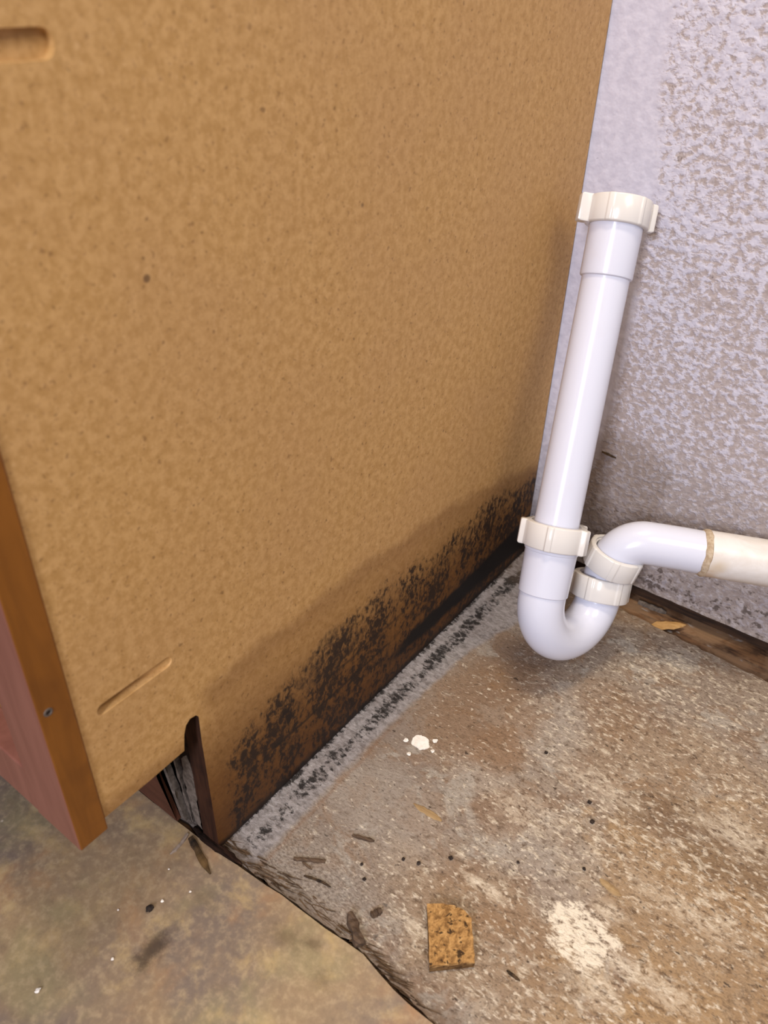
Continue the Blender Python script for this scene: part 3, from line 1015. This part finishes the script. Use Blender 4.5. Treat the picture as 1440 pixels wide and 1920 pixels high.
# frayed fibres along the broken edge: nobody could count them
bm = bmesh.new()
r = random.Random(21)
edge_pts = [(-0.01, -0.4655), (0.0111, -0.4660), (0.0473, -0.4620), (0.0612, -0.4620), (0.0919, -0.4600), (0.115, -0.4600), (0.1312, -0.4600), (0.1445, -0.4645), (0.1704, -0.4655), (0.26, -0.468)]
for i in range(420):
    s = r.random()
    k = r.random() ** 1.5 * (len(edge_pts) - 1)
    i0 = min(int(k), len(edge_pts) - 2)
    q = V(edge_pts[i0]).lerp(V(edge_pts[i0 + 1]), k - i0)
    L = r.uniform(0.004, 0.020)
    yaw = r.gauss(0.12, 0.16)
    off = r.uniform(-0.0015, 0.0085) * (1.2 if q.x < 0.1 else 0.6)
    st = V((q.x, q.y + off, r.uniform(-0.0025, 0.0008)))
    dv = V((math.cos(yaw), math.sin(yaw), r.uniform(-0.02, 0.05)))
    wd = r.uniform(0.00015, 0.00055)
    sd = V((-dv.y, dv.x, 0)) * wd
    up = V((0, 0, wd * 1.2))
    va = [bm.verts.new(st + sd), bm.verts.new(st - sd), bm.verts.new(st + up)]
    mid = st + dv * L * 0.6 + V((0, r.uniform(-0.0006, 0.0006), 0))
    vb = [bm.verts.new(mid + sd * 0.9), bm.verts.new(mid - sd * 0.9), bm.verts.new(mid + up)]
    tip = bm.verts.new(st + dv * L)
    bm.faces.new(va)
    for j in range(3):
        bm.faces.new((va[j], va[(j + 1) % 3], vb[(j + 1) % 3], vb[j]))
        bm.faces.new((vb[j], vb[(j + 1) % 3], tip))
tag(link('wood_fibres', bm, FRAY, None, False, (0.08, -0.463, 0)), 'frayed brown wood fibres along the broken floor edge', 'wood fibres', kind='stuff')


def crumb(name, p, rad, mat, z0, seed, flatk=0.6):
    b = bmesh.new()
    bmesh.ops.create_icosphere(b, subdivisions=2, radius=rad)
    for v in b.verts:
        v.co += mnoise.noise_vector(v.co.normalized() * 1.9 + V((seed * 3.1, seed, 0))) * rad * 0.75
        v.co.z *= flatk
    mz = min(v.co.z for v in b.verts)
    for v in b.verts:
        v.co += V((p[0], p[1], z0 - mz))
    return link(name, b, mat, None, True, (p[0], p[1], z0))


tag(crumb('dirt_crumb', (-0.0033, -0.5284), 0.0024, CRUMB, 0.0019, 1), 'black round crumb of dirt on the vinyl in front of the cabinet', 'crumb')
proto = None
for i, (p, s) in enumerate((((0.1997, -0.2601), 1.0), ((0.2089, -0.2751), 1.15), ((0.1391, -0.3679), 1.0), ((0.1229, -0.3859), 0.9), ((0.2209, -0.3148), 0.8),
                            ((0.1500, -0.2380), 0.9), ((0.1120, -0.3900), 0.8), ((0.0990, -0.4200), 0.8), ((0.0905, -0.4120), 0.7), ((0.1800, -0.3400), 0.7))):
    if proto is None:
        o = proto = crumb('dirt_crumb', p, 0.0016, CRUMB, 0.0001, 5)
    else:
        o = proto.copy()
        COL.objects.link(o)
        o.location = (p[0], p[1], 0.0001)
        o.rotation_euler = (0, 0, i * 1.3)
    o.scale = (s, s, s)
    tag(o, 'small dark dirt crumb lying on the stained floor inside the sink bay', 'crumb', 'dark crumbs on the sink bay floor')

# flat round drip of white paint
bm = bmesh.new()
r = random.Random(2)
ring = []
for k in range(40):
    a = 2 * math.pi * k / 40
    q = 0.0078 * (1 + 0.22 * mnoise.noise(V((math.cos(a) * 1.7, math.sin(a) * 1.7, 4))) + 0.06 * r.uniform(-1, 1))
    ring.append((0.0606 + q * 1.0 * math.cos(a), -0.2945 + q * 0.95 * math.sin(a)))
prism(bm, [(a, b, 0.0001) for a, b in ring], (0, 0, 0.0008))
bmesh.ops.bevel(bm, geom=[ed for ed in bm.edges if all(v.co.z > 0.0005 for v in ed.verts)], offset=0.0005, segments=2, affect='EDGES')
tag(link('paint_drip', bm, WHITE, None, True, (0.0606, -0.2945, 0)), 'dried round white paint drip stuck to the brown floor', 'paint drip')
for i, (p, s) in enumerate((((0.0500, -0.3005), 0.0021), ((0.0700, -0.2862), 0.0020), ((0.0742, -0.2960), 0.0017), ((0.0602, -0.3105), 0.0016))):
    tag(crumb('paint_fleck', p, s, WHITE, 0.0001, 20 + i, 0.3), 'tiny white paint fleck beside the round white paint drip', 'paint fleck', 'flecks round the paint drip')
for i, (p, s) in enumerate((((-0.0010, -0.5195), 0.0010), ((0.0090, -0.5030), 0.0008), ((0.0040, -0.5650), 0.0009), ((-0.0170, -0.6060), 0.0015), ((-0.0160, -0.5010), 0.0006), ((-0.0200, -0.5420), 0.0006))):
    tag(crumb('filler_crumb', p, s, WHITE, 0.0019, 30 + i, 0.5), 'tiny white filler crumb lying on the mottled vinyl floor', 'crumb', 'white crumbs on the vinyl')
